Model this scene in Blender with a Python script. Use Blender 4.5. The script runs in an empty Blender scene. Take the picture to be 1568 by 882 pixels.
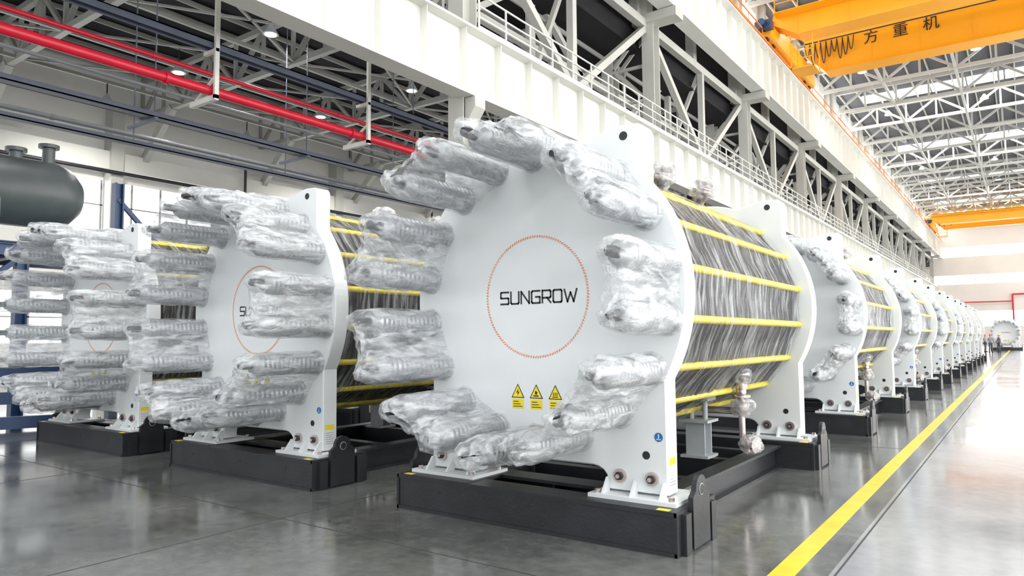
import bpy, bmesh, math, random
from mathutils import Vector, Matrix, Euler, noise

scene = bpy.context.scene
COL = scene.collection
rad = math.radians

# ------------------------------------------------------------------ materials
def newmat(name):
    m = bpy.data.materials.new(name); m.use_nodes = True
    nt = m.node_tree
    b = nt.nodes.get('Principled BSDF')
    return m, nt, b

def pmat(name, col, rough=0.5, metal=0.0, var=0.08, scale=3.0, bump=0.0, bscale=40.0, spec=0.5, coat=0.0):
    m, nt, b = newmat(name)
    N, L = nt.nodes, nt.links
    tc = N.new('ShaderNodeTexCoord')
    nz = N.new('ShaderNodeTexNoise'); nz.inputs['Scale'].default_value = scale; nz.inputs['Detail'].default_value = 5
    L.new(tc.outputs['Object'], nz.inputs['Vector'])
    r = N.new('ShaderNodeValToRGB')
    c0 = tuple(max(0, c*(1-var)) for c in col[:3])+(1,)
    c1 = tuple(min(1, c*(1+var)) for c in col[:3])+(1,)
    r.color_ramp.elements[0].position = .3; r.color_ramp.elements[0].color = c0
    r.color_ramp.elements[1].position = .7; r.color_ramp.elements[1].color = c1
    L.new(nz.outputs['Fac'], r.inputs['Fac']); L.new(r.outputs['Color'], b.inputs['Base Color'])
    b.inputs['Roughness'].default_value = rough
    b.inputs['Metallic'].default_value = metal
    b.inputs['Specular IOR Level'].default_value = spec
    b.inputs['Coat Weight'].default_value = coat
    if bump > 0:
        n2 = N.new('ShaderNodeTexNoise'); n2.inputs['Scale'].default_value = bscale; n2.inputs['Detail'].default_value = 4
        L.new(tc.outputs['Object'], n2.inputs['Vector'])
        bp = N.new('ShaderNodeBump'); bp.inputs['Strength'].default_value = bump; bp.inputs['Distance'].default_value = .02
        L.new(n2.outputs['Fac'], bp.inputs['Height']); L.new(bp.outputs['Normal'], b.inputs['Normal'])
    return m

def emat(name, col, strength):
    m, nt, b = newmat(name)
    b.inputs['Base Color'].default_value = tuple(col)+(1,)
    b.inputs['Emission Color'].default_value = tuple(col)+(1,)
    b.inputs['Emission Strength'].default_value = strength
    return m

M_white = pmat('white_enamel', (.79, .82, .83), .32, var=.02)
M_black = pmat('black_paint', (.018, .02, .024), .42, var=.3, bump=.1)
M_stud = pmat('disc_spring_steel', (.46, .48, .50), .33, metal=.4, var=.15, scale=12)
M_thread = pmat('dark_thread', (.05, .05, .055), .4, metal=.6)
M_yrod = pmat('yellow_sleeve', (.74, .62, .06), .4, var=.15, scale=5)
M_stack = pmat('cell_stack_dark', (.02, .02, .022), .5)
M_orange = pmat('orange_print', (.80, .22, .08), .5)
M_ink_hole = pmat('black_print_and_holes', (.02, .02, .022), .5)  # lettering, and the painted dark inside holes
M_warn = pmat('warning_yellow', (.92, .74, .02), .45, var=.03)
M_blue = pmat('blue_print', (.02, .16, .45), .45)
M_chrome = pmat('fitting_steel', (.58, .50, .48), .25, metal=.85, var=.15, scale=10)
M_gsteel = pmat('grey_paint_steel', (.42, .45, .47), .4)
M_label = pmat('label_white', (.85, .85, .85), .5)

def film_mat(name, alo, ahi, col=(.90, .93, .96), sc=(1, 1, 1), rot=(.5, .3, .5), nscale=7.0, bump=1.0, rough=.09, fmin=.40, fmax=.66, bd=.03, dist=.6):
    m, nt, b = newmat(name)
    N, L = nt.nodes, nt.links
    tc = N.new('ShaderNodeTexCoord')
    mp = N.new('ShaderNodeMapping'); mp.inputs['Scale'].default_value = sc
    mp.inputs['Rotation'].default_value = rot
    L.new(tc.outputs['Object'], mp.inputs['Vector'])
    nz = N.new('ShaderNodeTexNoise'); nz.inputs['Scale'].default_value = nscale
    nz.inputs['Detail'].default_value = 8; nz.inputs['Distortion'].default_value = dist
    L.new(mp.outputs['Vector'], nz.inputs['Vector'])
    r = N.new('ShaderNodeMapRange')
    r.inputs['From Min'].default_value = fmin; r.inputs['From Max'].default_value = fmax
    r.inputs['To Min'].default_value = alo; r.inputs['To Max'].default_value = ahi
    L.new(nz.outputs['Fac'], r.inputs['Value']); L.new(r.outputs['Result'], b.inputs['Alpha'])
    n2 = N.new('ShaderNodeTexNoise'); n2.inputs['Scale'].default_value = nscale*1.7
    n2.inputs['Detail'].default_value = 6; n2.inputs['Distortion'].default_value = 1.0
    n2.inputs['Roughness'].default_value = .6
    L.new(mp.outputs['Vector'], n2.inputs['Vector'])
    s1 = N.new('ShaderNodeMath'); s1.operation = 'SUBTRACT'; s1.inputs[1].default_value = .5
    L.new(n2.outputs['Fac'], s1.inputs[0])
    s2 = N.new('ShaderNodeMath'); s2.operation = 'ABSOLUTE'; L.new(s1.outputs[0], s2.inputs[0])
    s3 = N.new('ShaderNodeMath'); s3.operation = 'MULTIPLY_ADD'; s3.inputs[1].default_value = -2.0
    L.new(s2.outputs[0], s3.inputs[0]); L.new(nz.outputs['Fac'], s3.inputs[2])
    bp = N.new('ShaderNodeBump'); bp.inputs['Strength'].default_value = bump; bp.inputs['Distance'].default_value = bd
    L.new(s3.outputs[0], bp.inputs['Height']); L.new(bp.outputs['Normal'], b.inputs['Normal'])
    b.inputs['Base Color'].default_value = tuple(col)+(1,)
    b.inputs['Roughness'].default_value = rough
    b.inputs['Specular IOR Level'].default_value = 1.0
    return m
M_film = film_mat('plastic_wrap_film', .20, .78, sc=(2.2, .6, 2.2), nscale=6.0, bump=.9, bd=.022, rough=.06, fmin=.42, fmax=.66)
M_ofilm = film_mat('stack_outer_film', .03, .56, col=(.84, .86, .89), sc=(.5, 6.0, .5), rot=(.16, 0, .14), nscale=3.0, fmin=.46, fmax=.72, bd=.025, dist=.6)

def body_film():
    m, nt, b = newmat('stack_wrap_film')
    N, L = nt.nodes, nt.links
    tc = N.new('ShaderNodeTexCoord')
    mp = N.new('ShaderNodeMapping'); mp.inputs['Scale'].default_value = (.3, 8.0, .3)
    mp.inputs['Rotation'].default_value = (.14, 0, .12)
    L.new(tc.outputs['Object'], mp.inputs['Vector'])
    nz = N.new('ShaderNodeTexNoise'); nz.inputs['Scale'].default_value = 5; nz.inputs['Detail'].default_value = 10
    nz.inputs['Distortion'].default_value = .5; nz.inputs['Roughness'].default_value = .7
    L.new(mp.outputs['Vector'], nz.inputs['Vector'])
    r = N.new('ShaderNodeValToRGB')
    r.color_ramp.elements[0].position = .42; r.color_ramp.elements[0].color = (.016, .016, .018, 1)
    r.color_ramp.elements[1].position = .76; r.color_ramp.elements[1].color = (.34, .35, .37, 1)  # pale end of the ramp paints wrinkle highlights into the colour
    e = r.color_ramp.elements.new(.58); e.color = (.05, .05, .055, 1)
    L.new(nz.outputs['Fac'], r.inputs['Fac']); L.new(r.outputs['Color'], b.inputs['Base Color'])
    bp = N.new('ShaderNodeBump'); bp.inputs['Strength'].default_value = 1.0; bp.inputs['Distance'].default_value = .05
    L.new(nz.outputs['Fac'], bp.inputs['Height']); L.new(bp.outputs['Normal'], b.inputs['Normal'])
    b.inputs['Roughness'].default_value = .18
    b.inputs['Specular IOR Level'].default_value = .8
    return m
M_bfilm = body_film()

M_struct = pmat('structure_white_paint', (.52, .52, .48), .5, var=.06, scale=.6)
M_girder = pmat('girder_white_paint', (.75, .75, .70), .45, var=.05, scale=.5)
M_strucg = pmat('structure_grey_paint', (.36, .36, .335), .5, var=.08, scale=.6)
M_deckd = pmat('roof_deck_dark', (.016, .016, .018), .8, var=.2, scale=.4, spec=.2)
M_deck = pmat('roof_deck_grey', (.09, .095, .105), .6, var=.1, scale=.4)
M_wall = pmat('wall_panel_white', (.84, .83, .79), .6, var=.03, scale=.3)
M_glass = emat('daylit_glazing', (1, 1, 1), 4.0)
M_glassL = emat('daylit_glazing_side', (.95, .98, 1), 1.6)
M_sky = emat('daylit_skylight', (1, 1, 1), 3.5)
M_lamp = emat('lamp_glow', (1, .97, .9), 5.0)
M_crane = pmat('crane_yellow', (1.0, .42, .008), .38, var=.05, scale=.5)
M_red = pmat('red_pipe_paint', (.62, .012, .035), .35, var=.08)
M_tray = pmat('cable_tray_blue_grey', (.11, .13, .18), .45)
M_pipeg = pmat('grey_pipe', (.25, .27, .29), .4)
M_tank = pmat('tank_grey_green', (.075, .092, .094), .38, var=.1)
M_bluep = pmat('blue_machine_paint', (.012, .045, .13), .4)
M_line = pmat('yellow_floor_paint', (.90, .60, .02), .3, var=.10, scale=6)
M_joint = pmat('floor_joint', (.05, .05, .05), .6)
M_orail = pmat('orange_conductor', (.80, .24, .05), .5)

# ------------------------------------------------------------------ mesh builder
class MB:
    def __init__(s):
        s.v = []; s.f = []; s.m = []; s.s = []; s.mats = []
    def mi(s, mat):
        if mat not in s.mats: s.mats.append(mat)
        return s.mats.index(mat)
    def add(s, vs, fs, mat, smooth=False):
        o = len(s.v); k = s.mi(mat)
        s.v.extend([tuple(p) for p in vs])
        for f in fs:
            s.f.append([i+o for i in f]); s.m.append(k); s.s.append(smooth)
    def box(s, x0, x1, y0, y1, z0, z1, mat):
        vs = [(x0,y0,z0),(x1,y0,z0),(x1,y1,z0),(x0,y1,z0),(x0,y0,z1),(x1,y0,z1),(x1,y1,z1),(x0,y1,z1)]
        s.add(vs, [(0,3,2,1),(4,5,6,7),(0,1,5,4),(1,2,6,5),(2,3,7,6),(3,0,4,7)], mat)
    def frame(s, p0, p1):
        p0 = Vector(p0); p1 = Vector(p1); d = (p1-p0).normalized()
        up = Vector((0,0,1)) if abs(d.z) < .95 else Vector((0,1,0))
        a = d.cross(up).normalized(); b = a.cross(d).normalized()
        return p0, p1, d, a, b
    def beam(s, p0, p1, w, h, mat):
        p0, p1, d, a, b = s.frame(p0, p1)
        vs = []
        for p in (p0, p1):
            for sx, sy in ((-1,-1),(1,-1),(1,1),(-1,1)):
                vs.append(p + a*(sx*w/2) + b*(sy*h/2))
        s.add(vs, [(0,1,2,3),(7,6,5,4),(0,4,5,1),(1,5,6,2),(2,6,7,3),(3,7,4,0)], mat)
    def ibeam(s, p0, p1, w, h, mat, t=.04):
        p0, p1, d, a, b = s.frame(p0, p1)
        s.beam(p0+b*(h/2-t/2), p1+b*(h/2-t/2), w, t, mat)
        s.beam(p0-b*(h/2-t/2), p1-b*(h/2-t/2), w, t, mat)
        s.beam(p0, p1, t, h-2*t, mat)
    def rev(s, p0, p1, prof, mat, n=20, smooth=True, caps=True):
        p0, p1, d, a, b = s.frame(p0, p1)
        vs = []; fs = []
        for t, r in prof:
            c = p0 + (p1-p0)*t
            for i in range(n):
                an = 2*math.pi*i/n
                vs.append(c + a*(r*math.cos(an)) + b*(r*math.sin(an)))
        for j in range(len(prof)-1):
            for i in range(n):
                k = (i+1) % n
                fs.append((j*n+i, j*n+k, (j+1)*n+k, (j+1)*n+i))
        s.add(vs, fs, mat, smooth)
        if caps:
            m = len(prof)-1
            s.add(vs[:n], [list(range(n))[::-1]], mat); s.add(vs[m*n:], [list(range(n))], mat)
    def cyl(s, p0, p1, r, mat, n=20, smooth=True):
        s.rev(p0, p1, [(0, r), (1, r)], mat, n, smooth)
    def prism_y(s, poly, y0, y1, mat, ch=0.0):
        n = len(poly)
        def off(d):
            out = []
            for i in range(n):
                p = Vector(poly[i]); a = Vector(poly[i-1]); c = Vector(poly[(i+1) % n])
                e1 = (p-a).normalized(); e2 = (c-p).normalized()
                nn = Vector((-e1.y-e2.y, e1.x+e2.x))
                if nn.length < 1e-6: nn = Vector((-e1.y, e1.x))
                nn.normalize()
                out.append(p + nn*d)
            return out
        if ch > 0:
            rings = [(off(ch), y0), (poly, y0+ch), (poly, y1-ch), (off(ch), y1)]
        else:
            rings = [(poly, y0), (poly, y1)]
        vs = []
        for r, y in rings:
            for p in r: vs.append((p[0], y, p[1]))
        fs = []
        for j in range(len(rings)-1):
            for i in range(n):
                k = (i+1) % n
                fs.append((j*n+i, (j+1)*n+i, (j+1)*n+k, j*n+k))
        s.add(vs, fs, mat)
        o = (len(rings)-1)*n
        s.add(vs[:n], [list(range(n))], mat)
        s.add(vs[o:], [list(range(n))[::-1]], mat)
    def prism_x(s, poly, x0, x1, mat):
        n = len(poly)
        vs = [(x0, p[0], p[1]) for p in poly]+[(x1, p[0], p[1]) for p in poly]
        fs = [(i, (i+1) % n, n+(i+1) % n, n+i) for i in range(n)]
        fs.append(list(range(n))[::-1]); fs.append([n+i for i in range(n)])
        s.add(vs, fs, mat)
    def tube(s, pts, r, mat, n=10):
        for a, b in zip(pts[:-1], pts[1:]): s.cyl(a, b, r, mat, n)
    def blob(s, c, r, mat, seed=0, amp=.25, n=14):
        vs = []; fs = []
        for j in range(n+1):
            th = math.pi*j/n
            for i in range(2*n):
                ph = math.pi*i/n
                d = Vector((math.sin(th)*math.cos(ph), math.sin(th)*math.sin(ph), math.cos(th)))
                k = 1+amp*noise.noise(d*2.3+Vector((seed*3.1, 0, 0)))+amp*.5*noise.noise(d*6+Vector((0, seed, 0)))
                vs.append((c[0]+d.x*r[0]*k, c[1]+d.y*r[1]*k, c[2]+d.z*r[2]*k))
        for j in range(n):
            for i in range(2*n):
                k = (i+1) % (2*n)
                fs.append((j*2*n+i, (j+1)*2*n+i, (j+1)*2*n+k, j*2*n+k))
        s.add(vs, fs, mat, True)
    def mesh(s, name):
        me = bpy.data.meshes.new(name)
        me.from_pydata(s.v, [], s.f)
        for m in s.mats: me.materials.append(m)
        me.polygons.foreach_set('material_index', s.m)
        me.polygons.foreach_set('use_smooth', s.s)
        me.update()
        return me
    def obj(s, name, loc=(0, 0, 0), parent=None):
        o = bpy.data.objects.new(name, s.mesh(name)); COL.objects.link(o); o.location = loc
        if parent: o.parent = parent
        return o

def inst(name, me, loc, rz=0):
    o = bpy.data.objects.new(name, me); COL.objects.link(o); o.location = loc; o.rotation_euler = (0, 0, rz)
    return o

# ------------------------------------------------------------------ electrolyzer
ZC, RD = 1.985, 1.42
SR = 1.27
LX = 1.23
BX = 1.42
def plate_outline():
    P = []
    P += [(.70, .37), (LX, .37)]
    a0 = -math.acos(LX/RD); a1 = math.acos(1.08/RD)
    n = 26
    for i in range(n+1):
        a = a0+(a1-a0)*i/n; P.append((RD*math.cos(a), ZC+RD*math.sin(a)))
    P += [(1.08, 3.30)]
    for i in range(6):
        a = rad(90*i/5); P.append((1.01+.07*math.cos(a), 3.315+.07*math.sin(a)))
    P += [(.86, 3.39), (.76, 3.375), (.66, 3.345)]
    a2 = math.acos(.52/RD)
    for i in range(10):
        a = a2+(math.pi/2-a2)*i/9; P.append((RD*math.cos(a), ZC+RD*math.sin(a)))
    left = [(-x, z) for x, z in reversed(P[:-1])]
    P = P+left
    arch = [(-.70, .42)]
    for i in range(5):
        a = rad(180-90*i/4); arch.append((-.56+.14*math.cos(a), .44+.11*math.sin(a)))
    arch2 = [(-x, z) for x, z in reversed(arch)]
    return P+arch+arch2

def film_pair(mb, a1, a2, seed, sgn=-1, y0=.3, L=1.0, R=SR):
    rnd = random.Random(seed)
    P1 = Vector((R*math.cos(a1), ZC+R*math.sin(a1))); P2 = Vector((R*math.cos(a2), ZC+R*math.sin(a2)))
    l1 = L*(.93+.09*rnd.random()); l2 = L*(.93+.09*rnd.random())
    d = (P2-P1); d.normalize(); nn = Vector((-d.y, d.x))
    rows = 60
    per = []
    ns = 34; nc = 20
    for i in range(ns): per.append((i/ns, -1, None))
    for i in range(nc): per.append((1, 0, -math.pi/2+math.pi*i/nc))
    for i in range(ns): per.append((1-i/ns, 1, None))
    for i in range(nc): per.append((0, 0, math.pi/2+math.pi*i/nc))
    n = len(per); vs = []; fs = []
    outd = ((P1+P2)/2-Vector((0, ZC))).normalized()
    drag = rnd.uniform(-.03, .04)
    tw = rnd.uniform(-.6, .6)
    off = Vector((seed*1.7, 0, 0))
    for j in range(rows+4):
        t = min(1, j/rows)
        rr = .136
        if t < .05: rr += .014*(1-t/.05)
        if t > .80: rr *= 1-.36*((t-.80)/.20)**1.4
        if j >= rows: rr *= (1, .72, .42, .05)[j-rows]
        for (s_, side, ph) in per:
            base = P1.lerp(P2, s_)
            lt = l1+(l2-l1)*s_
            mid = 1-abs(2*s_-1)**2.2
            yy = lt*(1-.08*mid*t)*t*1.05
            if j > rows: yy += .012*(j-rows)
            if ph is None:
                pin = 1-(.26-.04*t)*mid**.8
                q = base + nn*(side*rr*pin)
            else:
                q = base + d*(rr*math.cos(ph)) + nn*(rr*math.sin(ph))
            p3 = Vector((q.x, yy, q.y))
            e = min(1, t*3)
            g = 1 if ph is None else .5
            k = .007*math.sin((s_*9+tw*t*6)*2.2+3*noise.noise(p3*2.5+off))*e if ph is None else 0
            rg = noise.noise(Vector((p3.x*7+yy*tw*6, p3.y*3, p3.z*7-yy*tw*5))+off)
            k += (.010-.038*abs(rg))*e*g
            rg2 = noise.noise(Vector((p3.x*16, p3.y*6, p3.z*16))+off)
            k += (.004-.014*abs(rg2))*e*g
            k += noise.noise(p3*18+Vector((0, seed, 0)))*(.001+.026*max(0, (t-.80)/.20))*e
            c2 = q-base
            if c2.length > 1e-5: q = q + c2.normalized()*k
            q = q + outd*drag*t*t*.6
            vs.append((q.x, y0+sgn*yy, q.y))
    for j in range(rows+3):
        for i in range(n):
            k = (i+1) % n
            fs.append((j*n+i, j*n+k, (j+1)*n+k, (j+1)*n+i))
    mb.add(vs, fs, M_film, True)
    for P, l in ((P1, l1), (P2, l2)):
        pr = [(0, .130), (.03, .130), (.031, .110)]
        kk = 13
        for i in range(kk):
            t = .04+.78*i/kk
            pr += [(t, .102), (t+.008, .116), (t+.044, .116), (t+.052, .102)]
        pr += [(.83, .10), (.835, .075), (.88, .075), (.881, .05)]
        mb.rev((P.x, y0, P.y), (P.x, y0+sgn*l, P.y), pr, M_stud, 24)
        mb.rev((P.x, y0+sgn*l*.88, P.y), (P.x, y0+sgn*l*1.03, P.y),
               [(0, .040), (.2, .044), (.3, .038), (.4, .044), (.5, .038), (.6, .044), (.7, .038), (.9, .040), (1, .032)], M_thread, 14)

def shell(mb, ya, yb, rv, amp, sag, seed, mat, rows=60):
    per = 18*10; vs = []; fs = []
    for j in range(rows+1):
        y = ya+(yb-ya)*j/rows
        for i in range(per):
            a = 2*math.pi*i/per
            loc = ((math.degrees(a)-10) % 20)-10
            r = rv*math.cos(rad(10))/math.cos(rad(loc))
            p = Vector((math.cos(a), y, math.sin(a)))
            edge = abs(loc)/10
            r += amp*noise.noise(Vector((p.x*3, y*11+p.z*2.0, p.z*3+seed)))*(1-edge*.7)
            r += amp*.5*noise.noise(Vector((p.x*5, y*26+p.z*5.0, p.z*5+seed)))*(1-edge*.6)
            r -= sag*(1-edge)
            if j in (0, rows): r -= .05
            vs.append((r*math.cos(a), y, ZC+r*math.sin(a)))
    for j in range(rows):
        for i in range(per):
            k = (i+1) % per
            fs.append((j*per+i, (j+1)*per+i, (j+1)*per+k, j*per+k))
    mb.add(vs, fs, mat, True)

def build_unit(seed):
    mb = MB()
    out = plate_outline()
    mb.prism_y(out, .30, .50, M_white, .012)
    mb.prism_y(out, 4.40, 4.60, M_white, .012)
    for yf in (.298, 4.398, 4.602-.004):
        for sx in (-1, 1):
            mb.rev((sx*.90, yf-.0005, 3.295), (sx*.90, yf+.004, 3.295), [(0, .038), (1, .038)], M_ink_hole, 20)  # flat dark disc paints the shade of the lug hole
            mb.rev((sx*1.05, yf-.0005, .67), (sx*1.05, yf+.004, .67), [(0, .033), (1, .033)], M_ink_hole, 18)  # leg hole, its darkness painted as a disc
    for k in range(9):
        a1 = rad(-10+40*k); a2 = rad(10+40*k)
        film_pair(mb, a1, a2, seed*31+k)
    for k in range(18):
        a = rad(10+20*k); x = SR*math.cos(a); z = ZC+SR*math.sin(a)
        mb.cyl((x, 4.6, z), (x, 4.72, z), .09, M_stud, 8, False)
        mb.cyl((x, 4.72, z), (x, 4.8, z), .05, M_thread, 12)
    mb.rev((0, .5, ZC), (0, 4.4, ZC), [(0, 1.12), (1, 1.12)], M_stack, 48)
    for (ya, yb, sc, sd) in ((.5, 2.42, 1.0, 1), (2.50, 4.40, .985, 2)):
        shell(mb, ya, yb, (SR+.012)*sc, .02, .02, seed+sd*5, M_bfilm, 48)
        shell(mb, ya+.01, yb-.01, (SR+.050)*sc, .030, .012, seed+sd*9, M_ofilm, 70)
    for k in range(18):
        a = rad(10+20*k); x = (SR-.002)*math.cos(a); z = ZC+(SR-.002)*math.sin(a)
        mb.cyl((x, .5, z), (x, 4.4, z), .038, M_yrod, 12)
    for (ya, yb) in ((0, .27), (.52, .78), (4.15, 4.40), (4.64, 4.90)):
        mb.box(-BX, BX, ya, yb, .0, .03, M_black)
        mb.box(-BX, BX, ya, yb, .29, .32, M_black)
        yw = ya+.012 if ya in (0, 4.15) else yb-.042
        mb.box(-BX+.005, BX-.005, yw, yw+.03, .03, .29, M_black)
        for xs in (-1.3, -.62, .0, .62, 1.3):
            mb.box(xs-.012, xs+.012, ya+.045, yb-.01, .03, .29, M_black)
        for xs in (-.9, .1, .95):
            mb.cyl((xs, yw-.001, .2), (xs, yw-.003, .2), .018, M_ink_hole, 12)  # bolt holes as painted dark discs
    for sx in (-1, 1):
        for (ya, yb) in ((0, .78), (4.15, 4.90)):
            x0, x1 = sorted((sx*.56, sx*BX))
            mb.box(x0, x1, ya+.003, yb-.003, .292, .325, M_black)
            x0, x1 = sorted((sx*(BX-.02), sx*(BX+.005)))
            mb.box(x0, x1, ya, yb, 0, .32, M_black)
            ym = (ya+yb)/2+.0
            poly = [(ym-.17, .02), (ym+.17, .02), (ym+.17, .40)]
            for i in range(9):
                an = rad(180*i/8); poly.append((ym+.11*math.cos(an), .44+.11*math.sin(an)))
            poly.append((ym-.17, .40))
            x0, x1 = sorted((sx*(BX+.005), sx*(BX+.045)))
            mb.prism_x(poly, x0, x1, M_black)
            for yb2 in (ym-.26, ym+.26):
                mb.box(x0, x1, yb2-.05, yb2+.05, .0, .3, M_black)
            xx = sx*(BX+.045)
            mb.cyl((xx, ym, .44), (xx+sx*.005, ym, .44), .045, M_gsteel, 16)
            mb.cyl((xx, ym, .44), (xx+sx*.008, ym, .44), .038, M_ink_hole, 16)  # dark disc for the shade inside the lifting eye
            mb.box(min(sx*1.25, sx*1.35), max(sx*1.25, sx*1.35), ya+.02, ya+.08, .325, .327, M_warn)
        x0, x1 = sorted((sx*.85, sx*1.05))
        mb.box(x0, x1, .78, 4.15, .0, .03, M_black); mb.box(x0, x1, .78, 4.15, .25, .28, M_black)
        mb.box((x0+x1)/2-.015, (x0+x1)/2+.015, .78, 4.15, .03, .25, M_black)
        for yp in (.30, 4.40):
            x0, x1 = sorted((sx*.60, sx*1.36))
            mb.box(x0, x1, yp-.16, yp+.38, .325, .355, M_white)
            for xb in (.66, 1.30):
                for yb in (yp-.10, yp+.32):
                    mb.cyl((sx*xb, yb, .355), (sx*xb, yb, .385), .025, M_chrome, 8, False)
            for xb in (.82, 1.10):
                mb.cyl((sx*xb, yp, .49), (sx*xb, yp-.03, .49), .055, M_chrome, 20)
                mb.cyl((sx*xb, yp-.03, .49), (sx*xb, yp-.05, .49), .035, M_thread, 6, False)
                mb.cyl((sx*xb, yp-.05, .49), (sx*xb, yp-.065, .49), .018, M_chrome, 10)
            for xb in (.71, .96, 1.21):
                mb.prism_x([(yp-.12, .355), (yp, .355), (yp, .47), (yp-.03, .47)], sx*xb-.01, sx*xb+.01, M_white)
    for yc in (1.6, 2.85, 3.6):
        mb.box(-.85, .85, yc-.07, yc+.07, .02, .27, M_black)
    for sx in (-.5, .5):
        mb.box(sx-.16, sx+.16, 2.69, 3.01, .27, .30, M_gsteel)
        mb.box(sx-.11, sx+.11, 2.74, 2.76, .30, .66, M_gsteel); mb.box(sx-.11, sx+.11, 2.94, 2.96, .30, .66, M_gsteel)
        mb.box(sx-.012, sx+.012, 2.76, 2.94, .30, .66, M_gsteel)
        mb.box(sx-.17, sx+.17, 2.68, 3.02, .66, .69, M_gsteel)
        mb.cyl((sx-.08, 2.85, .69), (sx-.08, 2.85, .95), .03, M_gsteel, 10)
        mb.cyl((sx+.08, 2.85, .69), (sx+.08, 2.85, .95), .03, M_gsteel, 10)
        mb.box(sx-.16, sx+.16, 2.72, 2.98, .90, .94, M_gsteel)
    px, py = .93, 3.05
    mb.rev((px, py, 1.30), (px, py, .74), [(0, .045), (.05, .05), (.15, .05), (.151, .10), (.24, .10), (.241, .06), (.38, .075), (.5, .055), (.6, .055), (.601, .10), (.68, .10), (.681, .065), (.8, .09), (1, .05)], M_chrome, 18)
    mb.cyl((px, py, .74), (px, py, .45), .035, M_chrome, 14)
    mb.cyl((px-.45, py, .78), (px, py, .78), .04, M_chrome, 14)
    mb.cyl((px-.02, py, .42), (px+.16, py-.05, .42), .04, M_chrome, 14)
    mb.cyl((px+.06, py-.02, .42), (px+.09, py-.03, .42), .085, M_chrome, 16)
    mb.cyl((px+.14, py-.05, .42), (px+.17, py-.06, .42), .085, M_chrome, 16)
    mb.blob((px, py, 1.18), (.12, .12, .11), M_film, seed+1)
    mb.blob((px+.01, py-.01, .84), (.13, .13, .12), M_film, seed+2)
    mb.blob((px+.1, py-.03, .42), (.13, .11, .11), M_film, seed+3)
    mb.cyl((-px, py, 1.2), (-px, py, .45), .045, M_chrome, 14)
    for (x, y) in ((.55, 1.85), (.62, 2.85), (-.5, 1.9)):
        zt = ZC+1.22
        mb.rev((x*.9, y, zt-.1), (x*1.05, y, zt+.18), [(0, .06), (.5, .06), (.51, .12), (.68, .12), (.69, .07), (.85, .07), (.86, .10), (1, .10)], M_chrome, 16)
        mb.blob((x*1.03, y, zt+.10), (.17, .17, .13), M_film, seed+int(y*3))
    for i in range(132):
        a = 2*math.pi*i/132
        rr = .545
        c = Vector((rr*math.cos(a), .2985, ZC+rr*math.sin(a)))
        tx = Vector((-math.sin(a+.6), 0, math.cos(a+.6)))
        mb.beam(c-tx*.0085, c+tx*.0085, .003, .008, M_orange)
    for i in range(96):
        a0 = 2*math.pi*i/96; a1 = 2*math.pi*(i+.75)/96
        mb.beam((.534*math.cos(a0), .2985, ZC+.534*math.sin(a0)), (.534*math.cos(a1), .2985, ZC+.534*math.sin(a1)), .002, .003, M_orange)
    LT = {'S': [[(1,1),(.06,1),(0,.94),(0,.56),(.06,.5),(.94,.5),(1,.44),(1,.06),(.94,0),(0,0)]],
          'U': [[(0,1),(0,.1),(.1,0),(.9,0),(1,.1),(1,1)]],
          'N': [[(0,0),(0,1),(1,0),(1,1)]],
          'G': [[(1,1),(.1,1),(0,.9),(0,.1),(.1,0),(1,0),(1,.5),(.5,.5)]],
          'R': [[(0,0),(0,1),(.9,1),(1,.9),(1,.5),(.9,.4),(0,.4)],[(.55,.4),(1,0)]],
          'O': [[(.1,0),(.9,0),(1,.1),(1,.9),(.9,1),(.1,1),(0,.9),(0,.1),(.1,0)]],
          'W': [[(0,1),(.25,0),(.5,.75),(.75,0),(1,1)]]}
    H = .108; x = -.385; st = .016
    for ch, w in (('S', .088), ('U', .088), ('N', .088), ('G', .088), ('R', .088), ('O', .088), ('W', .125)):
        for pl in LT[ch]:
            for a, b in zip(pl[:-1], pl[1:]):
                pa = Vector((x+a[0]*w, .2975, ZC-.005-H/2+a[1]*H)); pb = Vector((x+b[0]*w, .2975, ZC-.005-H/2+b[1]*H))
                e = (pb-pa).normalized()*st*.42
                n2 = Vector((-(pb-pa).z, 0, (pb-pa).x)).normalized()*st/2
                mb.add([pa-e-n2, pb+e-n2, pb+e+n2, pa-e+n2], [(0, 1, 2, 3)], M_ink_hole)
        x += w+.027
    for i, xc in enumerate((-.20, 0.0, .20)):
        zb = 1.03
        y = .2980
        mb.add([(xc-.062, y, zb-.05), (xc+.062, y, zb-.05), (xc+.062, y, zb+.035), (xc-.062, y, zb+.035)], [(0, 1, 2, 3)], M_warn)
        for q in range(3):
            mb.add([(xc-.05, y-.001, zb-.035+q*.022), (xc+.05-.02*q, y-.001, zb-.035+q*.022), (xc+.05-.02*q, y-.001, zb-.028+q*.022), (xc-.05, y-.001, zb-.028+q*.022)], [(0, 1, 2, 3)], M_ink_hole)
        zt = zb+.045
        mb.add([(xc-.072, y, zt), (xc+.072, y, zt), (xc, y, zt+.128)], [(0, 1, 2)], M_ink_hole)
        mb.add([(xc-.058, y-.001, zt+.008), (xc+.058, y-.001, zt+.008), (xc, y-.001, zt+.112)], [(0, 1, 2)], M_warn)
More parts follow.
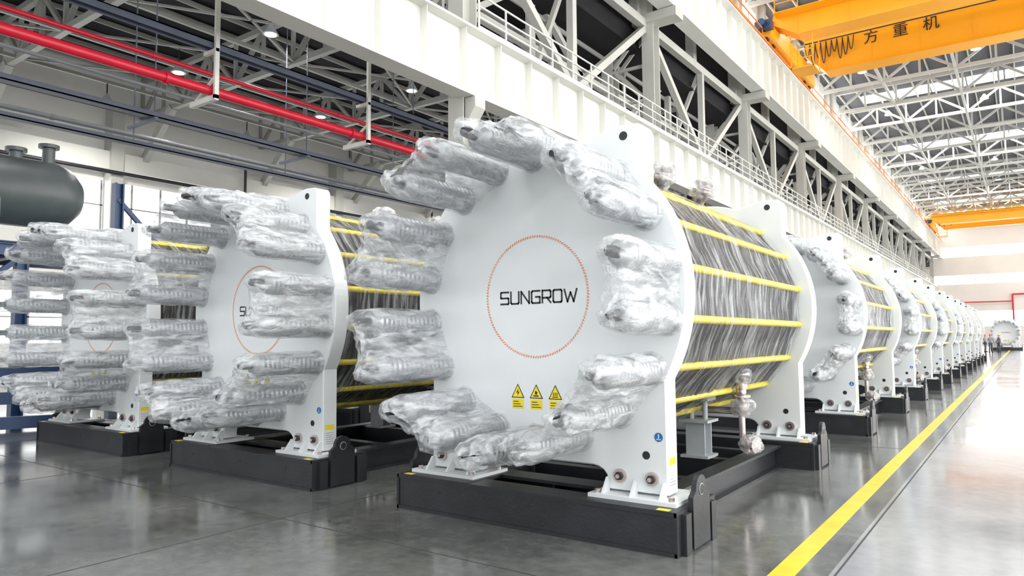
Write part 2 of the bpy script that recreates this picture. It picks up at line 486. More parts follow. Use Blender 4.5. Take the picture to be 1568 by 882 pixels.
        if i == 0:
            mb.add([(xc+.008, y-.002, zt+.085), (xc-.018, y-.002, zt+.045), (xc, y-.002, zt+.048), (xc-.006, y-.002, zt+.015), (xc+.02, y-.002, zt+.056), (xc+.003, y-.002, zt+.053)], [(0, 1, 2, 3, 4, 5)], M_ink_hole)
        elif i == 1:
            mb.add([(xc-.03, y-.002, zt+.018), (xc+.03, y-.002, zt+.018), (xc+.02, y-.002, zt+.03), (xc-.03, y-.002, zt+.03)], [(0, 1, 2, 3)], M_ink_hole)
            mb.add([(xc-.015, y-.002, zt+.04), (xc+.01, y-.002, zt+.034), (xc+.012, y-.002, zt+.06), (xc-.008, y-.002, zt+.07)], [(0, 1, 2, 3)], M_ink_hole)
        else:
            for q in (-.018, 0, .018):
                mb.add([(xc+q-.004, y-.002, zt+.028), (xc+q+.004, y-.002, zt+.028), (xc+q+.004, y-.002, zt+.06), (xc+q-.004, y-.002, zt+.06)], [(0, 1, 2, 3)], M_ink_hole)
            mb.add([(xc-.03, y-.002, zt+.016), (xc+.03, y-.002, zt+.016), (xc+.03, y-.002, zt+.023), (xc-.03, y-.002, zt+.023)], [(0, 1, 2, 3)], M_ink_hole)
    mb.cyl((1.16, .2995, .82), (1.16, .297, .82), .036, M_blue, 20)
    mb.add([(1.156, .2965, .80), (1.164, .2965, .80), (1.164, .2965, .845), (1.156, .2965, .845)], [(0, 1, 2, 3)], M_label)
    mb.add([(1.14, .2965, .80), (1.18, .2965, .80), (1.18, .2965, .806), (1.14, .2965, .806)], [(0, 1, 2, 3)], M_label)
    X = LX+.0015
    mb.add([(X, .33, .42), (X, .46, .42), (X, .46, .66), (X, .33, .66)], [(0, 1, 2, 3)], M_label)
    X += .0005
    mb.add([(X, .335, .60), (X, .455, .60), (X, .455, .655), (X, .335, .655)], [(0, 1, 2, 3)], M_warn)
    for q in range(6):
        z = .44+q*.024
        mb.add([(X, .34, z), (X, .45, z), (X, .45, z+.008), (X, .34, z+.008)], [(0, 1, 2, 3)], M_gsteel)
    return mb.mesh('electrolyzer')

ME = [build_unit(1), build_unit(2)]
PITCH = 7.75
ROWS = (-3.55, -7.66, -11.75)
Y0 = 5.0
for r, xc in enumerate(ROWS):
    for k in range(7):
        inst('electrolyzer', ME[(r+k) % 2], (xc, Y0+k*PITCH, 0))
inst('electrolyzer', ME[0], (-1.7, 96, 0))

# ------------------------------------------------------------------ floor
def floor_mat():
    m, nt, b = newmat('polished_concrete_floor')
    N, L = nt.nodes, nt.links
    tc = N.new('ShaderNodeTexCoord')
    n1 = N.new('ShaderNodeTexNoise'); n1.inputs['Scale'].default_value = .6; n1.inputs['Detail'].default_value = 9; n1.inputs['Roughness'].default_value = .65
    L.new(tc.outputs['Object'], n1.inputs['Vector'])
    n2 = N.new('ShaderNodeTexNoise'); n2.inputs['Scale'].default_value = 9; n2.inputs['Detail'].default_value = 8
    L.new(tc.outputs['Object'], n2.inputs['Vector'])
    add = N.new('ShaderNodeMath'); add.operation = 'MULTIPLY_ADD'; add.inputs[1].default_value = .35
    L.new(n2.outputs['Fac'], add.inputs[0]); L.new(n1.outputs['Fac'], add.inputs[2])
    r1 = N.new('ShaderNodeValToRGB')
    r1.color_ramp.elements[0].position = .52; r1.color_ramp.elements[0].color = (.070, .073, .071, 1)
    r1.color_ramp.elements[1].position = .82; r1.color_ramp.elements[1].color = (.175, .18, .173, 1)
    L.new(add.outputs[0], r1.inputs['Fac'])
    r2 = N.new('ShaderNodeValToRGB')
    r2.color_ramp.elements[0].position = .5; r2.color_ramp.elements[0].color = (.26, .267, .285, 1)
    r2.color_ramp.elements[1].position = .85; r2.color_ramp.elements[1].color = (.35, .36, .375, 1)
    L.new(add.outputs[0], r2.inputs['Fac'])
    sp = N.new('ShaderNodeSeparateXYZ'); L.new(tc.outputs['Object'], sp.inputs[0])
    gt = N.new('ShaderNodeMath'); gt.operation = 'GREATER_THAN'; gt.inputs[1].default_value = -1.15
    L.new(sp.outputs['X'], gt.inputs[0])
    mx = N.new('ShaderNodeMix'); mx.data_type = 'RGBA'
    L.new(gt.outputs[0], mx.inputs['Factor']); L.new(r1.outputs['Color'], mx.inputs['A']); L.new(r2.outputs['Color'], mx.inputs['B'])
    L.new(mx.outputs['Result'], b.inputs['Base Color'])
    mr = N.new('ShaderNodeMapRange'); mr.inputs['From Min'].default_value = .35; mr.inputs['From Max'].default_value = .7
    mr.inputs['To Min'].default_value = .09; mr.inputs['To Max'].default_value = .20
    L.new(n1.outputs['Fac'], mr.inputs['Value']); L.new(mr.outputs['Result'], b.inputs['Roughness'])
    bp = N.new('ShaderNodeBump'); bp.inputs['Strength'].default_value = .035; bp.inputs['Distance'].default_value = .02
    n3 = N.new('ShaderNodeTexNoise'); n3.inputs['Scale'].default_value = 1.6; n3.inputs['Detail'].default_value = 3
    L.new(tc.outputs['Object'], n3.inputs['Vector'])
    L.new(n3.outputs['Fac'], bp.inputs['Height']); L.new(bp.outputs['Normal'], b.inputs['Normal'])
    b.inputs['Specular IOR Level'].default_value = .7
    return m
mb = MB(); mb.box(-38, 19, -14, 166, -.2, 0, floor_mat()); mb.obj('floor')
mb = MB()
mb.box(-1.485, -1.335, -14, 164, .0, .004, M_line); mb.obj('floor_marking_line')
mb = MB()
for y in (-3.2, 1.6, 4.1, 11.6, 18, 25, 32, 40, 50, 60): mb.box(-37, -1.5, y, y+.012, .0, .0015, M_joint)
for x in (-1.12, -5.55, -9.6, -13.4): mb.box(x, x+.014, -14, 160, .0, .0016, M_joint)
mb.obj('floor_joints')

# ------------------------------------------------------------------ structure
SP = 14.2; YC = [2.7+SP*k for k in range(-1, 12)]
YA, YB = -12, 165
for y in YC:
    mb = MB()
    for x in (-14.0, -16.2):
        zb = 0 if x == -14.0 else 11.25
        mb.box(x-.3, x+.3, y-.35, y-.30, zb, 17.15, M_struct); mb.box(x-.3, x+.3, y+.30, y+.35, zb, 17.15, M_struct)
        mb.box(x-.04, x+.04, y-.30, y+.30, zb, 17.15, M_struct)
    mb.box(-14.45, -13.55, y-.5, y+.5, 0, .06, M_struct)
    mb.box(-16.5, -14.2, y-.3, y+.3, 10.9, 11.3, M_struct)
    z = 11.4; i = 0
    while z < 16.2:
        a, b = (-14.3, -15.9) if i % 2 else (-15.9, -14.3)
        for yy in (y-.3, y+.3): mb.beam((a, yy, z), (b, yy, z+1.7), .08, .18, M_struct)
        mb.beam((-14.2, y, z+1.7), (-16, y, z+1.7), .12, .14, M_struct)
        z += 1.7; i += 1
    mb.box(-16.6, -12.5, y-.45, y+.45, 16.7, 17.15, M_struct)
    mb.box(-14.7, -14.0, y-.35, y+.35, 17.15, 25.95, M_struct)
    mb.beam((-16.2, y, 16.7), (-14.4, y, 20.4), .3, .3, M_struct)
    mb.prism_y([(-13.7, 8.2), (-13.3, 8.75), (-13.3, 9.06), (-13.7, 9.06)], y-.25, y+.25, M_struct)
    mb.obj('steel_column')
mb = MB()
mb.box(-13.72, -13.68, YA, YB, 9.1, 11.2, M_girder)
mb.box(-14.0, -13.35, YA, YB, 9.08, 9.14, M_girder)
mb.box(-14.1, -13.3, YA, YB, 11.18, 11.25, M_girder)
y = YA
while y < YB:
    mb.box(-13.68, -13.42, y-.015, y+.015, 9.14, 11.18, M_girder); y += 1.775
mb.box(-15.9, -14.1, YA, YB, 11.12, 11.2, M_strucg)
mb.box(-13.6, -13.45, YA, YB, 11.25, 11.37, M_strucg)
mb.obj('runway_girder')
mb = MB()
y = 16.9
while y < YB:
    mb.box(-13.36, -13.31, y-.025, y+.025, 11.25, 12.4, M_girder); y += 1.42
for z in (11.65, 12.0, 12.38): mb.box(-13.36, -13.32, 16.9, YB, z-.025, z+.025, M_girder)
mb.box(-13.35, -13.33, 16.9, YB, 11.25, 11.38, M_girder)
mb.obj('walkway_railing')
mb = MB()
mb.box(-13.05, -13.0, YA, YB, 17.2, 20.4, M_girder)
mb.box(-13.4, -12.6, YA, YB, 17.18, 17.26, M_girder); mb.box(-13.45, -12.55, YA, YB, 20.36, 20.45, M_girder)
y = YA
while y < YB:
    mb.box(-13.0, -12.7, y-.02, y+.02, 17.26, 20.36, M_girder); y += 1.775
mb.box(-13.05, -12.95, YA, YB, 20.45, 20.62, M_orail)
mb.box(-12.62, -12.52, YA, YB, 20.5, 20.66, M_orail)
mb.box(-12.56, -12.50, YA, YB, 21.1, 21.16, M_orail)
for y in [YA+2.84*k for k in range(62)]: mb.box(-12.56, -12.52, y, y+.05, 20.45, 21.1, M_orail)
mb.obj('runway_girder')
mb = MB()
for k in range(1, 11):
    y = YC[k]; ym = y+SP/2
    mb.beam((-14.2, y+.3, 16.5), (-14.2, ym, 11.5), .3, .3, M_struct)
    mb.beam((-14.2, ym, 11.5), (-14.2, y+SP-.3, 16.5), .3, .3, M_struct)
    mb.beam((-16.2, y+.3, 12), (-16.2, ym, 16.5), .25, .25, M_struct)
    mb.beam((-16.2, ym, 16.5), (-16.2, y+SP-.3, 12), .25, .25, M_struct)
    mb.beam((-14.2, ym, 11.3), (-14.2, ym, 16.8), .3, .3, M_struct)
    mb.beam((-15.9, ym, 13), (-14.2, ym, 16.8), .2, .2, M_struct)
    mb.beam((-16.2, ym, 11.3), (-16.2, ym, 16.8), .3, .3, M_struct)
for x in (-14.2, -16.2):
    mb.beam((x, YA, 16.7), (x, YB, 16.7), .35, .4, M_struct)
mb.beam((-16.2, YA, 13.8), (-16.2, YB, 13.8), .25, .3, M_struct)
mb.obj('column_bracing')

def truss(mb, y, xa, xb, zb, zt, n, w, mat):
    mb.beam((xa, y, zb), (xb, y, zb), w, w, mat); mb.beam((xa, y, zt), (xb, y, zt), w, w, mat)
    for i in range(n+1):
        x = xa+(xb-xa)*i/n
        mb.beam((x, y, zb), (x, y, zt), w*.6, w*.6, mat)
        if i < n:
            x2 = xa+(xb-xa)*(i+1)/n
            if i % 2: mb.beam((x, y, zt), (x2, y, zb), w*.7, w*.7, mat)
            else: mb.beam((x, y, zb), (x2, y, zt), w*.7, w*.7, mat)
mb = MB()
for k in range(25):
    y = YA+2+7.1*k
    if y > YB: break
    truss(mb, y, -37, -16.2, 13.3, 15.3, 10, .24, M_strucg)
    mb.beam((-36.9, y, 10.8), (-34, y, 13.3), .3, .4, M_struct)
    mb.beam((-16.4, y, 11.2), (-18.6, y, 13.3), .25, .3, M_strucg)
for i in range(14):
    x = -36.5+i*1.55
    mb.beam((x, YA, 15.5), (x, YB, 15.5), .08, .2, M_strucg)
for x in (-33, -28.7, -24.5, -20.2):
    mb.beam((x, YA, 13.3), (x, YB, 13.3), .14, .14, M_strucg)
    for k in range(24):
        y = YA+2+7.1*k
        mb.beam((x, y, 13.3), (x+(4.2 if x < -21 else -4.2), y+7.1, 13.3), .08, .08, M_strucg)
mb.obj('roof_truss')
mb = MB(); mb.box(-37.3, -14.6, YA, YB, 15.62, 15.75, M_deckd); mb.obj('ceiling_side_bay')
mb = MB()
for k in range(26):
    y = YA+2+7.1*k
    if y > YB: break
    truss(mb, y, -14.2, 18, 23.8, 25.7, 12, .28, M_struct)
for i in range(21):
    x = -14+i*1.6
    mb.beam((x, YA, 25.85), (x, YB, 25.85), .1, .22, M_struct)
for x in (-9, -3.6, 1.8, 7.2, 12.6):
    mb.beam((x, YA, 23.8), (x, YB, 23.8), .2, .2, M_struct)
mb.obj('roof_truss')
mb = MB(); mb.box(-14.8, 18.4, YA, YB, 26.0, 26.15, M_deck); mb.obj('ceiling')
SKY = [8.5+23.7*k for k in range(-1, 7)]
mb = MB()
for y in SKY:
    for i in range(10):
        x = -12.3+i*3.0
        mb.box(x, x+2.85, y-1.3, y+1.3, 25.93, 25.99, M_sky)
mb.obj('skylight_panels')

def windowed_wall(name, plane, c, a0, a1, ztop, bands, glass, mull, depth=.2):
    mb = MB()
    def bx(u0, u1, z0, z1, mat, d0=0, d1=depth):
        if plane == 'x': mb.box(c+d0, c+d1, u0, u1, z0, z1, mat)
        else: mb.box(u0, u1, c+d0, c+d1, z0, z1, mat)
    z = 0
    for (z0, z1) in bands:
        bx(a0, a1, z, z0, M_wall)
        bx(a0, a1, z0, z1, glass, depth*.4, depth*.6)
        u = a0
        while u < a1:
            bx(u, u+.08, z0, z1, M_strucg); u += mull
        bx(a0, a1, (z0+z1)/2-.03, (z0+z1)/2+.03, M_strucg)
        z = z1
    bx(a0, a1, z, ztop, M_wall)
    return mb.obj(name)
windowed_wall('wall_left', 'x', -37.3, YA, YB, 15.8, [(1.6, 4.0), (7.2, 9.7)], M_glassL, 1.5)
windowed_wall('wall_back', 'y', YB, -37.3, 18.4, 26.2, [(3.5, 6.5), (11.8, 13.6), (17.2, 19.2)], M_glass, 2.0)
windowed_wall('wall_right', 'x', 18.2, YA, YB, 26.2, [(2.0, 8.0), (12, 16), (21.5, 24.5)], M_glass, 2.0)
mb = MB()
mb.box(-36.9, -36.5, YA, YB, 10.2, 11.1, M_girder)
for y in YC:
    mb.box(-37.1, -36.3, y-.3, y+.3, 0, 13.5, M_struct)
mb.obj('runway_girder')
mb = MB()
mb.box(-14.95, -14.75, YA, YB, 15.75, 20.4, M_deckd); mb.box(-14.95, -14.75, YA, YB, 20.4, 21.6, M_wall); mb.box(-14.95, -14.75, YA, YB, 25.0, 26.0, M_wall)
for k in range(26):
    mb.box(-14.9, -14.8, YA+7.1*k+.8, YA+7.1*k+6.3, 21.6, 25.0, M_glass)
    mb.box(-14.95, -14.75, YA+7.1*k-.8, YA+7.1*k+.8, 21.6, 25, M_wall)
    mb.box(-14.75, -14.3, YA+7.1*k-.25, YA+7.1*k+.25, 17.2, 26, M_struct)
mb.obj('wall_clerestory')

# ------------------------------------------------------------------ pipes & trays
def line_y(name, x, z, r, mat, ya=YA, yb=120):
    mb = MB(); mb.cyl((x, ya, z), (x, yb, z), r, mat, 16)
    y = ya+3
    while y < yb:
        mb.cyl((x, y-.05, z), (x, y+.05, z), r*1.25, mat, 16); y += 6
    mb.obj(name)
line_y('fire_pipe', -17.0, 8.15, .13, M_red)
line_y('fire_pipe', -17.6, 8.85, .06, M_red)
mb = MB()
mb.box(-17.15, -16.85, YA, 120, 9.40, 9.43, M_tray); mb.box(-17.15, -17.12, YA, 120, 9.25, 9.43, M_tray); mb.box(-16.88, -16.85, YA, 120, 9.25, 9.43, M_tray)
mb.obj('cable_tray')
HY = [10.2+5.3*k for k in range(-4, 19)]
mb = MB()
mb.box(-20.2, -19.8, YA, 120, 8.0, 8.03, M_tray); mb.box(-20.2, -20.16, YA, 120, 8.0, 8.15, M_tray); mb.box(-19.84, -19.8, YA, 120, 8.0, 8.15, M_tray)
mb.box(-21.2, -20.9, YA, 120, 7.4, 7.43, M_tray); mb.box(-20.93, -20.9, YA, 120, 7.4, 7.52, M_tray)
for y in HY:
    mb.cyl((-19.85, y, 8), (-19.85, y, 13.3), .02, M_tray, 8); mb.cyl((-21, y, 7.4), (-21, y, 13.3), .02, M_tray, 8)
    mb.box(-21.3, -19.7, y-.05, y+.05, 7.9, 7.98, M_tray)
mb.obj('cable_tray')
line_y('service_pipe', -19.2, 8.6, .05, M_pipeg)
line_y('service_pipe', -23.5, 8.4, .08, M_pipeg)
mb = MB()
for y in HY:
    mb.box(-16.8, -16.72, y-.06, y+.06, 7.9, 13.3, M_girder)
    mb.box(-17.9, -16.72, y-.06, y+.06, 7.86, 8.0, M_girder)
    mb.beam((-17.8, y, 7.95), (-16.8, y, 8.5), .06, .06, M_girder)
    mb.box(-17.3, -16.72, y-.05, y+.05, 9.15, 9.24, M_girder)
mb.obj('pipe_hangers')
mb = MB()
mb.cyl((-36.2, YA, 10.0), (-36.2, 120, 10.0), .1, M_thread, 10)
for y in [8+16*k for k in range(-1, 7)]:
    mb.cyl((-36.2, y, 10.0), (-36.2, y, 11.6), .08, M_thread, 10); mb.cyl((-36.2, y, 11.6), (-36.2, y+5, 11.6), .08, M_thread, 10)
mb.obj('service_pipe')
mb = MB()
for x in (-33.0, -27, -21):
    for k in range(22):
        y = YA+5.5+7.1*k
        mb.cyl((x, y, 13.3), (x, y, 12.75), .03, M_thread, 6)
        mb.rev((x, y, 12.75), (x, y, 12.35), [(0, .08), (.3, .12), (1, .28)], M_gsteel, 14)
        mb.cyl((x, y, 12.37), (x, y, 12.33), .20, M_lamp, 14)
mb.obj('high_bay_lamps')
mb = MB()
for x in (-10, -2, 6, 13):
    for k in range(12):
        y = YA+5.5+14.2*k
        mb.cyl((x, y, 24.4), (x, y, 24.1), .03, M_thread, 6)
        mb.rev((x, y, 24.2), (x, y, 23.75), [(0, .08), (.3, .16), (1, .40)], M_gsteel, 14)
        mb.cyl((x, y, 23.77), (x, y, 23.73), .32, M_lamp, 14)
mb.obj('high_bay_lamps')

# ------------------------------------------------------------------ bridge cranes
def crane(loc, text):
    e = bpy.data.objects.new('bridge_crane', None); COL.objects.link(e); e.location = loc
    FY = 8.0
    mb = MB()
    for yo, h in ((0, 1.6), (FY, 2.6)):
        mb.prism_y([(0, h*.55), (1.4, 0), (28.4, 0), (29.8, h*.55), (29.8, h), (0, h)], yo, yo+1.5, M_crane)
        mb.box(0, 29.8, yo-.08, yo+1.58, h-.02, h+.06, M_crane)
        mb.box(1.4, 28.4, yo-.06, yo+1.56, -.05, .02, M_crane)
        mb.box(1, 28.8, yo+.7, yo+.8, h+.06, h+.2, M_thread)
        x = 1.5
        while x < 28.4:
            mb.box(x, x+.03, yo-.02, yo, .02, h-.02, M_crane); x += 3.0
    mb.obj('girders', parent=e)
    mb = MB()
    for x in (-.8, 29.4):
        mb.box(x, x+.9, -1.2, FY+2.6, -.2, .6, M_crane)
        mb.box(x+.1, x+.8, -.2, FY+1.6, .5, 1.2, M_crane)
        for y in (-.8, .6, FY+.8, FY+2.2):
            mb.cyl((x+.25, y, -.08), (x+.65, y, -.08), .3, M_thread, 18)
    mb.box(-.7, 0.3, -1.9, -1.2, .1, .6, M_bluep); mb.cyl((-.2, -2.2, .4), (-.2, -1.9, .4), .22, M_bluep, 14)
    mb.box(.2, 29, -1.0, -.08, 1.25, 1.3, M_crane)
    for i in range(21):
        x = .3+i*1.4
        mb.box(x, x+.05, -1.0, -.95, 1.3, 2.3, M_crane); mb.box(x, x+.05, FY+2.2, FY+2.25, 2.3, 3.3, M_crane)
    for z in (1.8, 2.28): mb.box(.3, 28.4, -1.0, -.96, z, z+.05, M_crane)
    for z in (2.8, 3.28): mb.box(.3, 28.4, FY+2.2, FY+2.24, z, z+.05, M_crane)
    mb.box(.2, 29, FY+1.5, FY+2.25, 2.25, 2.3, M_crane)
    mb.box(.9, 2.3, .2, 2.0, -2.2, -2.12, M_crane)
    for (x, y) in ((.9, .2), (2.24, .2), (.9, 1.94), (2.24, 1.94)): mb.box(x, x+.06, y, y+.06, -2.2, 0, M_crane)
    for z in (-1.6, -1.1):
        mb.box(.9, 2.3, .2, .24, z, z+.05, M_crane); mb.box(.9, .94, .2, 2, z, z+.05, M_crane)
    mb.obj('end_trucks_and_walkway', parent=e)
    mb = MB()
    mb.box(15, 19, .2, FY+1.2, 2.7, 3.1, M_crane); mb.box(15.5, 17, 1, 6, 3.1, 3.8, M_gsteel); mb.cyl((18, 1, 3.4), (18, 6, 3.4), .5, M_thread, 20)
    for x in (16.8, 17.2):
        mb.cyl((x, 4.7, 2.7), (x, 4.7, -2.0), .03, M_thread, 8)
    mb.box(16.6, 17.4, 4.4, 5.0, -2.8, -2.0, M_crane)
    mb.tube([(17, 4.7, -2.8), (17, 4.7, -3.2), (17.25, 4.7, -3.5), (17, 4.7, -3.75), (16.75, 4.7, -3.55)], .09, M_thread)
    mb.cyl((.1, FY-.3, 2.2), (28, FY-.3, 2.2), .05, M_thread, 8)
    for i in range(9):
        x0 = .1+i*.37; pts = []
        dp = (.9, 1.5, 1.1, 1.6, 1.2, .9, 1.5, 1.3, 1.0)[i]
        for k in range(9):
            t = k/8; pts.append((x0+.37*t, FY-.3, 2.1-dp*4*t*(1-t)))
        mb.tube(pts, .035, M_thread, 6)
    mb.obj('trolley_and_cables', parent=e)
    if text:
        cu = bpy.data.curves.new('lettering', 'FONT'); cu.body = '方   重   机'; cu.size = 1.0; cu.extrude = .01
        o = bpy.data.objects.new('lettering', cu); COL.objects.link(o); o.data.materials.append(M_ink_hole)
        o.rotation_euler = (rad(90), 0, 0); o.location = (4.0, FY-.04, 1.40); o.parent = e
    return e
crane((-12.3, 46.6, 21.0), True)
crane((-12.3, 142.0, 21.0), False)

# ------------------------------------------------------------------ tank & frames on the left
mb = MB()
tx, tz, tr = -18.0, 4.95, .76
prof = [(0, .05), (.02, .40), (.05, .64), (.09, tr), (.3, tr), (.301, tr+.02), (.31, tr+.02), (.311, tr), (.7, tr), (.701, tr+.02), (.71, tr+.02), (.711, tr), (.93, tr), (.96, .66), (.985, .42), (1, .05)]
mb.rev((tx, -1.5, tz), (tx, 7.6, tz), prof, M_tank, 40)
for y, h in ((6.85, .42), (6.2, .22), (2.2, .5)):
    mb.cyl((tx, y, tz+tr-.05), (tx, y, tz+tr+h-.08), .13, M_tank, 18); mb.cyl((tx, y, tz+tr+h-.08), (tx, y, tz+tr+h), .21, M_tank, 20)
for y in (.4, 5.6):
    mb.prism_y([(tx-.7, 3.71), (tx+.7, 3.71), (tx+.7, 4.7), (tx+.4, 4.35), (tx, 4.2), (tx-.4, 4.35), (tx-.7, 4.7)], y-.12, y+.12, M_tank)
mb.obj('storage_tank')
mb = MB()
for x in (-19.4, -16.9):
    for y in (-1, 2.5, 6):
        mb.ibeam((x, y, 0), (x, y, 3.4), .22, .22, M_bluep)
    mb.ibeam((x, -1.5, 3.55), (x, 7.9, 3.55), .2, .25, M_bluep)
    mb.beam((x, 2.5, .2), (x, 6, 3.4), .1, .1, M_bluep)
mb.ibeam((-18.4, 8.6, 0), (-18.4, 8.6, 5.6), .22, .22, M_bluep)
mb.beam((-18.4, 8.6, 5.2), (-18.4, 9.9, 3.9), .1, .1, M_bluep); mb.beam((-18.4, 8.6, 4.4), (-18.4, 10.2, 4.4), .1, .14, M_bluep)
mb.ibeam((-18.4, 10.2, 0), (-18.4, 10.2, 4.6), .2, .2, M_bluep)
for y in (-1, 2.5, 6): mb.ibeam((-19.4, y, 3.52), (-16.9, y, 3.52), .2, .22, M_bluep)
mb.box(-19.5, -16.8, -1.5, 7.8, 3.66, 3.7, M_bluep)
mb.obj('steel_stand')
mb = MB()
for i in range(3):
    z = .15+i*.45
    mb.beam((-16.6, 1.0, z), (-14.8, 6.2, z), .15, .22, M_bluep)
for (x, y) in ((-16.2, 2.0), (-15.2, 5.0)): mb.box(x-.1, x+.1, y-.1, y+.1, 0, 1.2, M_bluep)
mb.obj('steel_frame_stack')

# ------------------------------------------------------------------ workers
M_skin = pmat('skin', (.55, .33, .24), .5)
M_cloth = pmat('work_clothes_grey', (.20, .22, .26), .8)
M_trous = pmat('work_trousers', (.07, .08, .11), .8)
M_helm = pmat('helmet_red', (.75, .08, .04), .3)
M_helm2 = pmat('helmet_yellow', (.9, .55, .05), .3)
M_shoe = pmat('work_boots', (.02, .02, .02), .5)
M_hair = pmat('hair_black', (.01, .01, .01), .6)
def skin(name, verts, edges, mat, parent, root=0):
    me = bpy.data.meshes.new(name)
    bm = bmesh.new(); lay = bm.verts.layers.skin.verify()
    vs = []
    for i, (p, r) in enumerate(verts):
        v = bm.verts.new(p); v[lay].radius = r if isinstance(r, tuple) else (r, r); v[lay].use_root = (i == root); vs.append(v)
    for a, b in edges: bm.edges.new((vs[a], vs[b]))
    bm.to_mesh(me); bm.free(); me.materials.append(mat)
    o = bpy.data.objects.new(name, me); COL.objects.link(o); o.parent = parent
    sm = o.modifiers.new('Skin', 'SKIN'); sm.use_smooth_shade = True
    ss = o.modifiers.new('Sub', 'SUBSURF'); ss.levels = 1; ss.render_levels = 2
    return o
def worker(loc, rz, helm, bend):
    e = bpy.data.objects.new('worker', None); COL.objects.link(e); e.location = loc; e.rotation_euler = (0, 0, rz)
    skin('trousers', [((0, 0, .96), (.15, .11)), ((.09, 0, .88), .095), ((.11, -.02, .50), .062), ((.12, .02, .10), .05), ((-.09, 0, .88), .095), ((-.12, -.06, .50), .062), ((-.13, .0, .10), .05)],
         [(0, 1), (1, 2), (2, 3), (0, 4), (4, 5), (5, 6)], M_trous, e)
    skin('jacket', [((0, 0, .92), (.155, .115)), ((0, 0, 1.15), (.15, .105)), ((0, .0, 1.36), (.17, .11)), ((0, 0, 1.47), .06),
                    ((.17, 0, 1.40), .062), ((.25, .02, 1.12), .048), ((.29, -.02, .90), .036),
                    ((-.17, 0, 1.40), .062), ((-.25, -.05, 1.13), .048), ((-.23, -.26, 1.10 if bend else 1.02), .036)],
         [(0, 1), (1, 2), (2, 3), (2, 4), (4, 5), (5, 6), (2, 7), (7, 8), (8, 9)], M_cloth, e)
    mb = MB()
    mb.rev((0, 0, 1.44), (0, -.01, 1.56), [(0, .055), (1, .052)], M_skin, 14)
    n = 14; vs = []; fs = []
    for j in range(n+1):
        th = math.pi*j/n
        for i in range(2*n):
            ph = math.pi*i/n
            d = Vector((math.sin(th)*math.cos(ph), math.sin(th)*math.sin(ph), math.cos(th)))
            w = .076 if d.z > -.2 else .076-.03*(-d.z-.2)
            p = Vector((d.x*w, d.y*.095, d.z*.118))
            if d.y < -.8 and abs(d.z) < .15: p.y -= .004
            vs.append((p.x, p.y-.01, p.z+1.64))
    for j in range(n):
        for i in range(2*n):
            k = (i+1) % (2*n); fs.append((j*2*n+i, (j+1)*2*n+i, (j+1)*2*n+k, j*2*n+k))
    mb.add(vs, fs, M_skin, True)
    mb.prism_x([(-.105, 1.60), (-.13, 1.605), (-.105, 1.655)], -.012, .012, M_skin)
    for sx in (-1, 1):
        mb.blob((sx*.03, -.098, 1.652), (.012, .006, .007), M_hair, 1, 0, 6)
        mb.blob((sx*.078, .0, 1.64), (.010, .02, .03), M_skin, 1, 0, 6)
    mb.box(-.022, .022, -.106, -.098, 1.570, 1.577, M_orange)
    mb.blob((0, .03, 1.66), (.08, .085, .10), M_hair, 2, 0, 10)
    mb.obj('head', parent=e)
    mb = MB()
    mb.rev((0, 0, 1.68), (0, 0, 1.81), [(0, .135), (.06, .135), (.08, .115), (.4, .108), (.75, .08), (.95, .04), (1, .005)], helm, 20)
    mb.box(-.07, .07, -.17, -.10, 1.68, 1.69, helm)
    mb.obj('helmet', parent=e)
    mb = MB()
    for (hp, dirn) in (((.295, -.03, .88), Vector((0, -.15, -1))), ((-.225, -.28, 1.10 if bend else 1.01), Vector((0, -1, -.15)))):
        d = dirn.normalized(); hp = Vector(hp)
        vert = abs(d.y) < .5
        side = Vector((0, 1, 0)) if vert else Vector((1, 0, 0))
        mb.beam(hp, hp+d*.09, .03 if vert else .08, .08 if vert else .03, M_skin)
        for i in range(4):
            a = hp+d*.085+side*(-.03+.02*i); l = (.06, .075, .07, .055)[i]
            mb.tube([a, a+d*l*.6, a+d*l+Vector((.012, 0, -.01))], .009, M_skin, 8)
        a = hp+d*.02+side*.04
        mb.tube([a, a+d*.03+side*.025, a+d*.06+side*.03], .011, M_skin, 8)
    mb.obj('hands', parent=e)
    mb = MB()
    for (x, y) in ((.12, .0), (-.13, -.02)):
        mb.blob((x, y-.05, .05), (.05, .14, .05), M_shoe, 1, .05, 8); mb.cyl((x, y+.02, .04), (x, y+.02, .14), .055, M_shoe, 12)
        mb.box(x-.05, x+.05, y-.18, y+.08, 0, .02, M_shoe)
    mb.obj('boots', parent=e)
    return e
worker((-2.75, 84, 0), rad(20), M_helm, True)
worker((-2.1, 85.5, 0), rad(-60), M_helm2, False)
worker((-3.3, 86.5, 0), rad(70), M_helm, False)

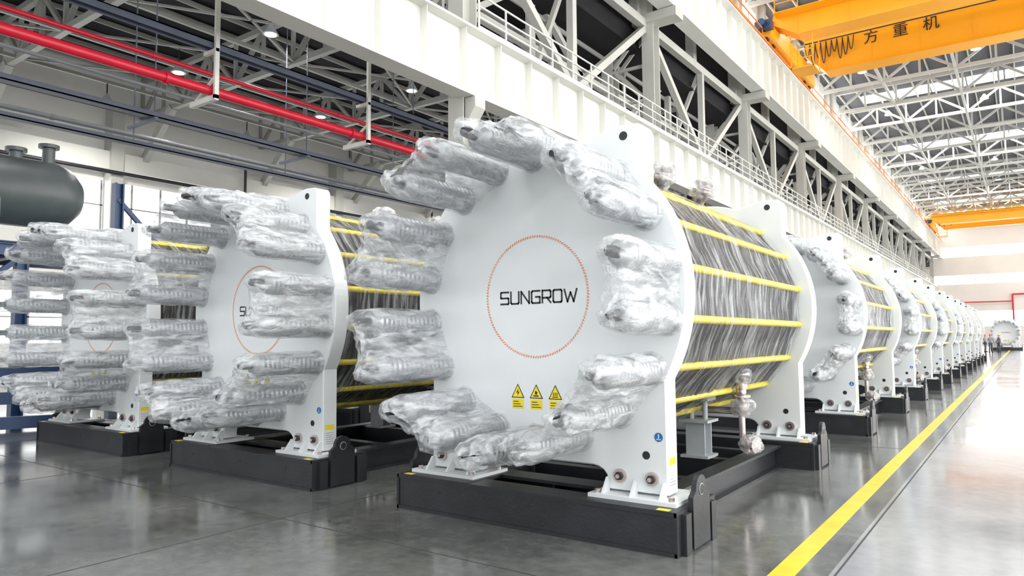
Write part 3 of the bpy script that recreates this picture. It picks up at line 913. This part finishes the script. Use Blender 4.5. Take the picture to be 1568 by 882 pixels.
mb = MB()
mb.tube([(-1.5, 164.6, 3), (-1.5, 164.6, 9.5), (6, 164.6, 9.5)], .15, M_red, 10)
mb.tube([(-12, 164.6, 8.2), (-1.5, 164.6, 8.2)], .1, M_red, 10)
mb.obj('fire_pipe')

# ------------------------------------------------------------------ lights
def area(name, loc, rot, sx, sy, e, col=(1, 1, 1)):
    l = bpy.data.lights.new(name, 'AREA'); l.shape = 'RECTANGLE'; l.size = sx; l.size_y = sy; l.energy = e; l.color = col
    o = bpy.data.objects.new(name, l); COL.objects.link(o); o.location = loc; o.rotation_euler = rot
    return o
for y in SKY:
    area('skylight_daylight', (2, y, 25.9), (0, 0, 0), 28, 2.6, 3000)
area('added_daylight_right', (18.0, 50, 5), (0, rad(90), 0), 6, 120, 4600)  # added light, standing for windows out of view on the right
area('added_daylight_right', (18.0, 50, 14), (0, rad(90), 0), 4, 120, 3200)
area('window_daylight_left', (-36.9, 40, 8.4), (0, rad(-90), 0), 2.5, 100, 1600)
for x in (-33.0, -27, -21):
    for k in (1, 3, 5, 7, 9):
        l = bpy.data.lights.new('high_bay_lamp_light', 'SPOT'); l.energy = 1000; l.spot_size = rad(160); l.spot_blend = .4
        l.shadow_soft_size = .22; l.color = (1, .97, .92)
        o = bpy.data.objects.new('high_bay_lamp_light', l); COL.objects.link(o); o.location = (x, YA+5.5+7.1*k, 12.25)
w = bpy.data.worlds.new('World'); scene.world = w; w.use_nodes = True
bg = w.node_tree.nodes['Background']; bg.inputs[0].default_value = (.96, .985, 1, 1); bg.inputs[1].default_value = 1.38

# ------------------------------------------------------------------ camera
cam = bpy.data.cameras.new('camera'); co = bpy.data.objects.new('camera', cam); COL.objects.link(co)
cam.sensor_width = 36; cam.lens = 25.0; cam.clip_end = 600; cam.clip_start = .05
m = Euler((rad(90+4.147), 0, rad(35.7))).to_matrix().to_4x4() @ Matrix.Rotation(rad(-.42), 4, 'Z')
co.matrix_world = Matrix.Translation((0, 0, 1.6)) @ m
scene.camera = co
scene.view_settings.view_transform = 'Standard'
scene.view_settings.look = 'None'
scene.view_settings.exposure = 0.0
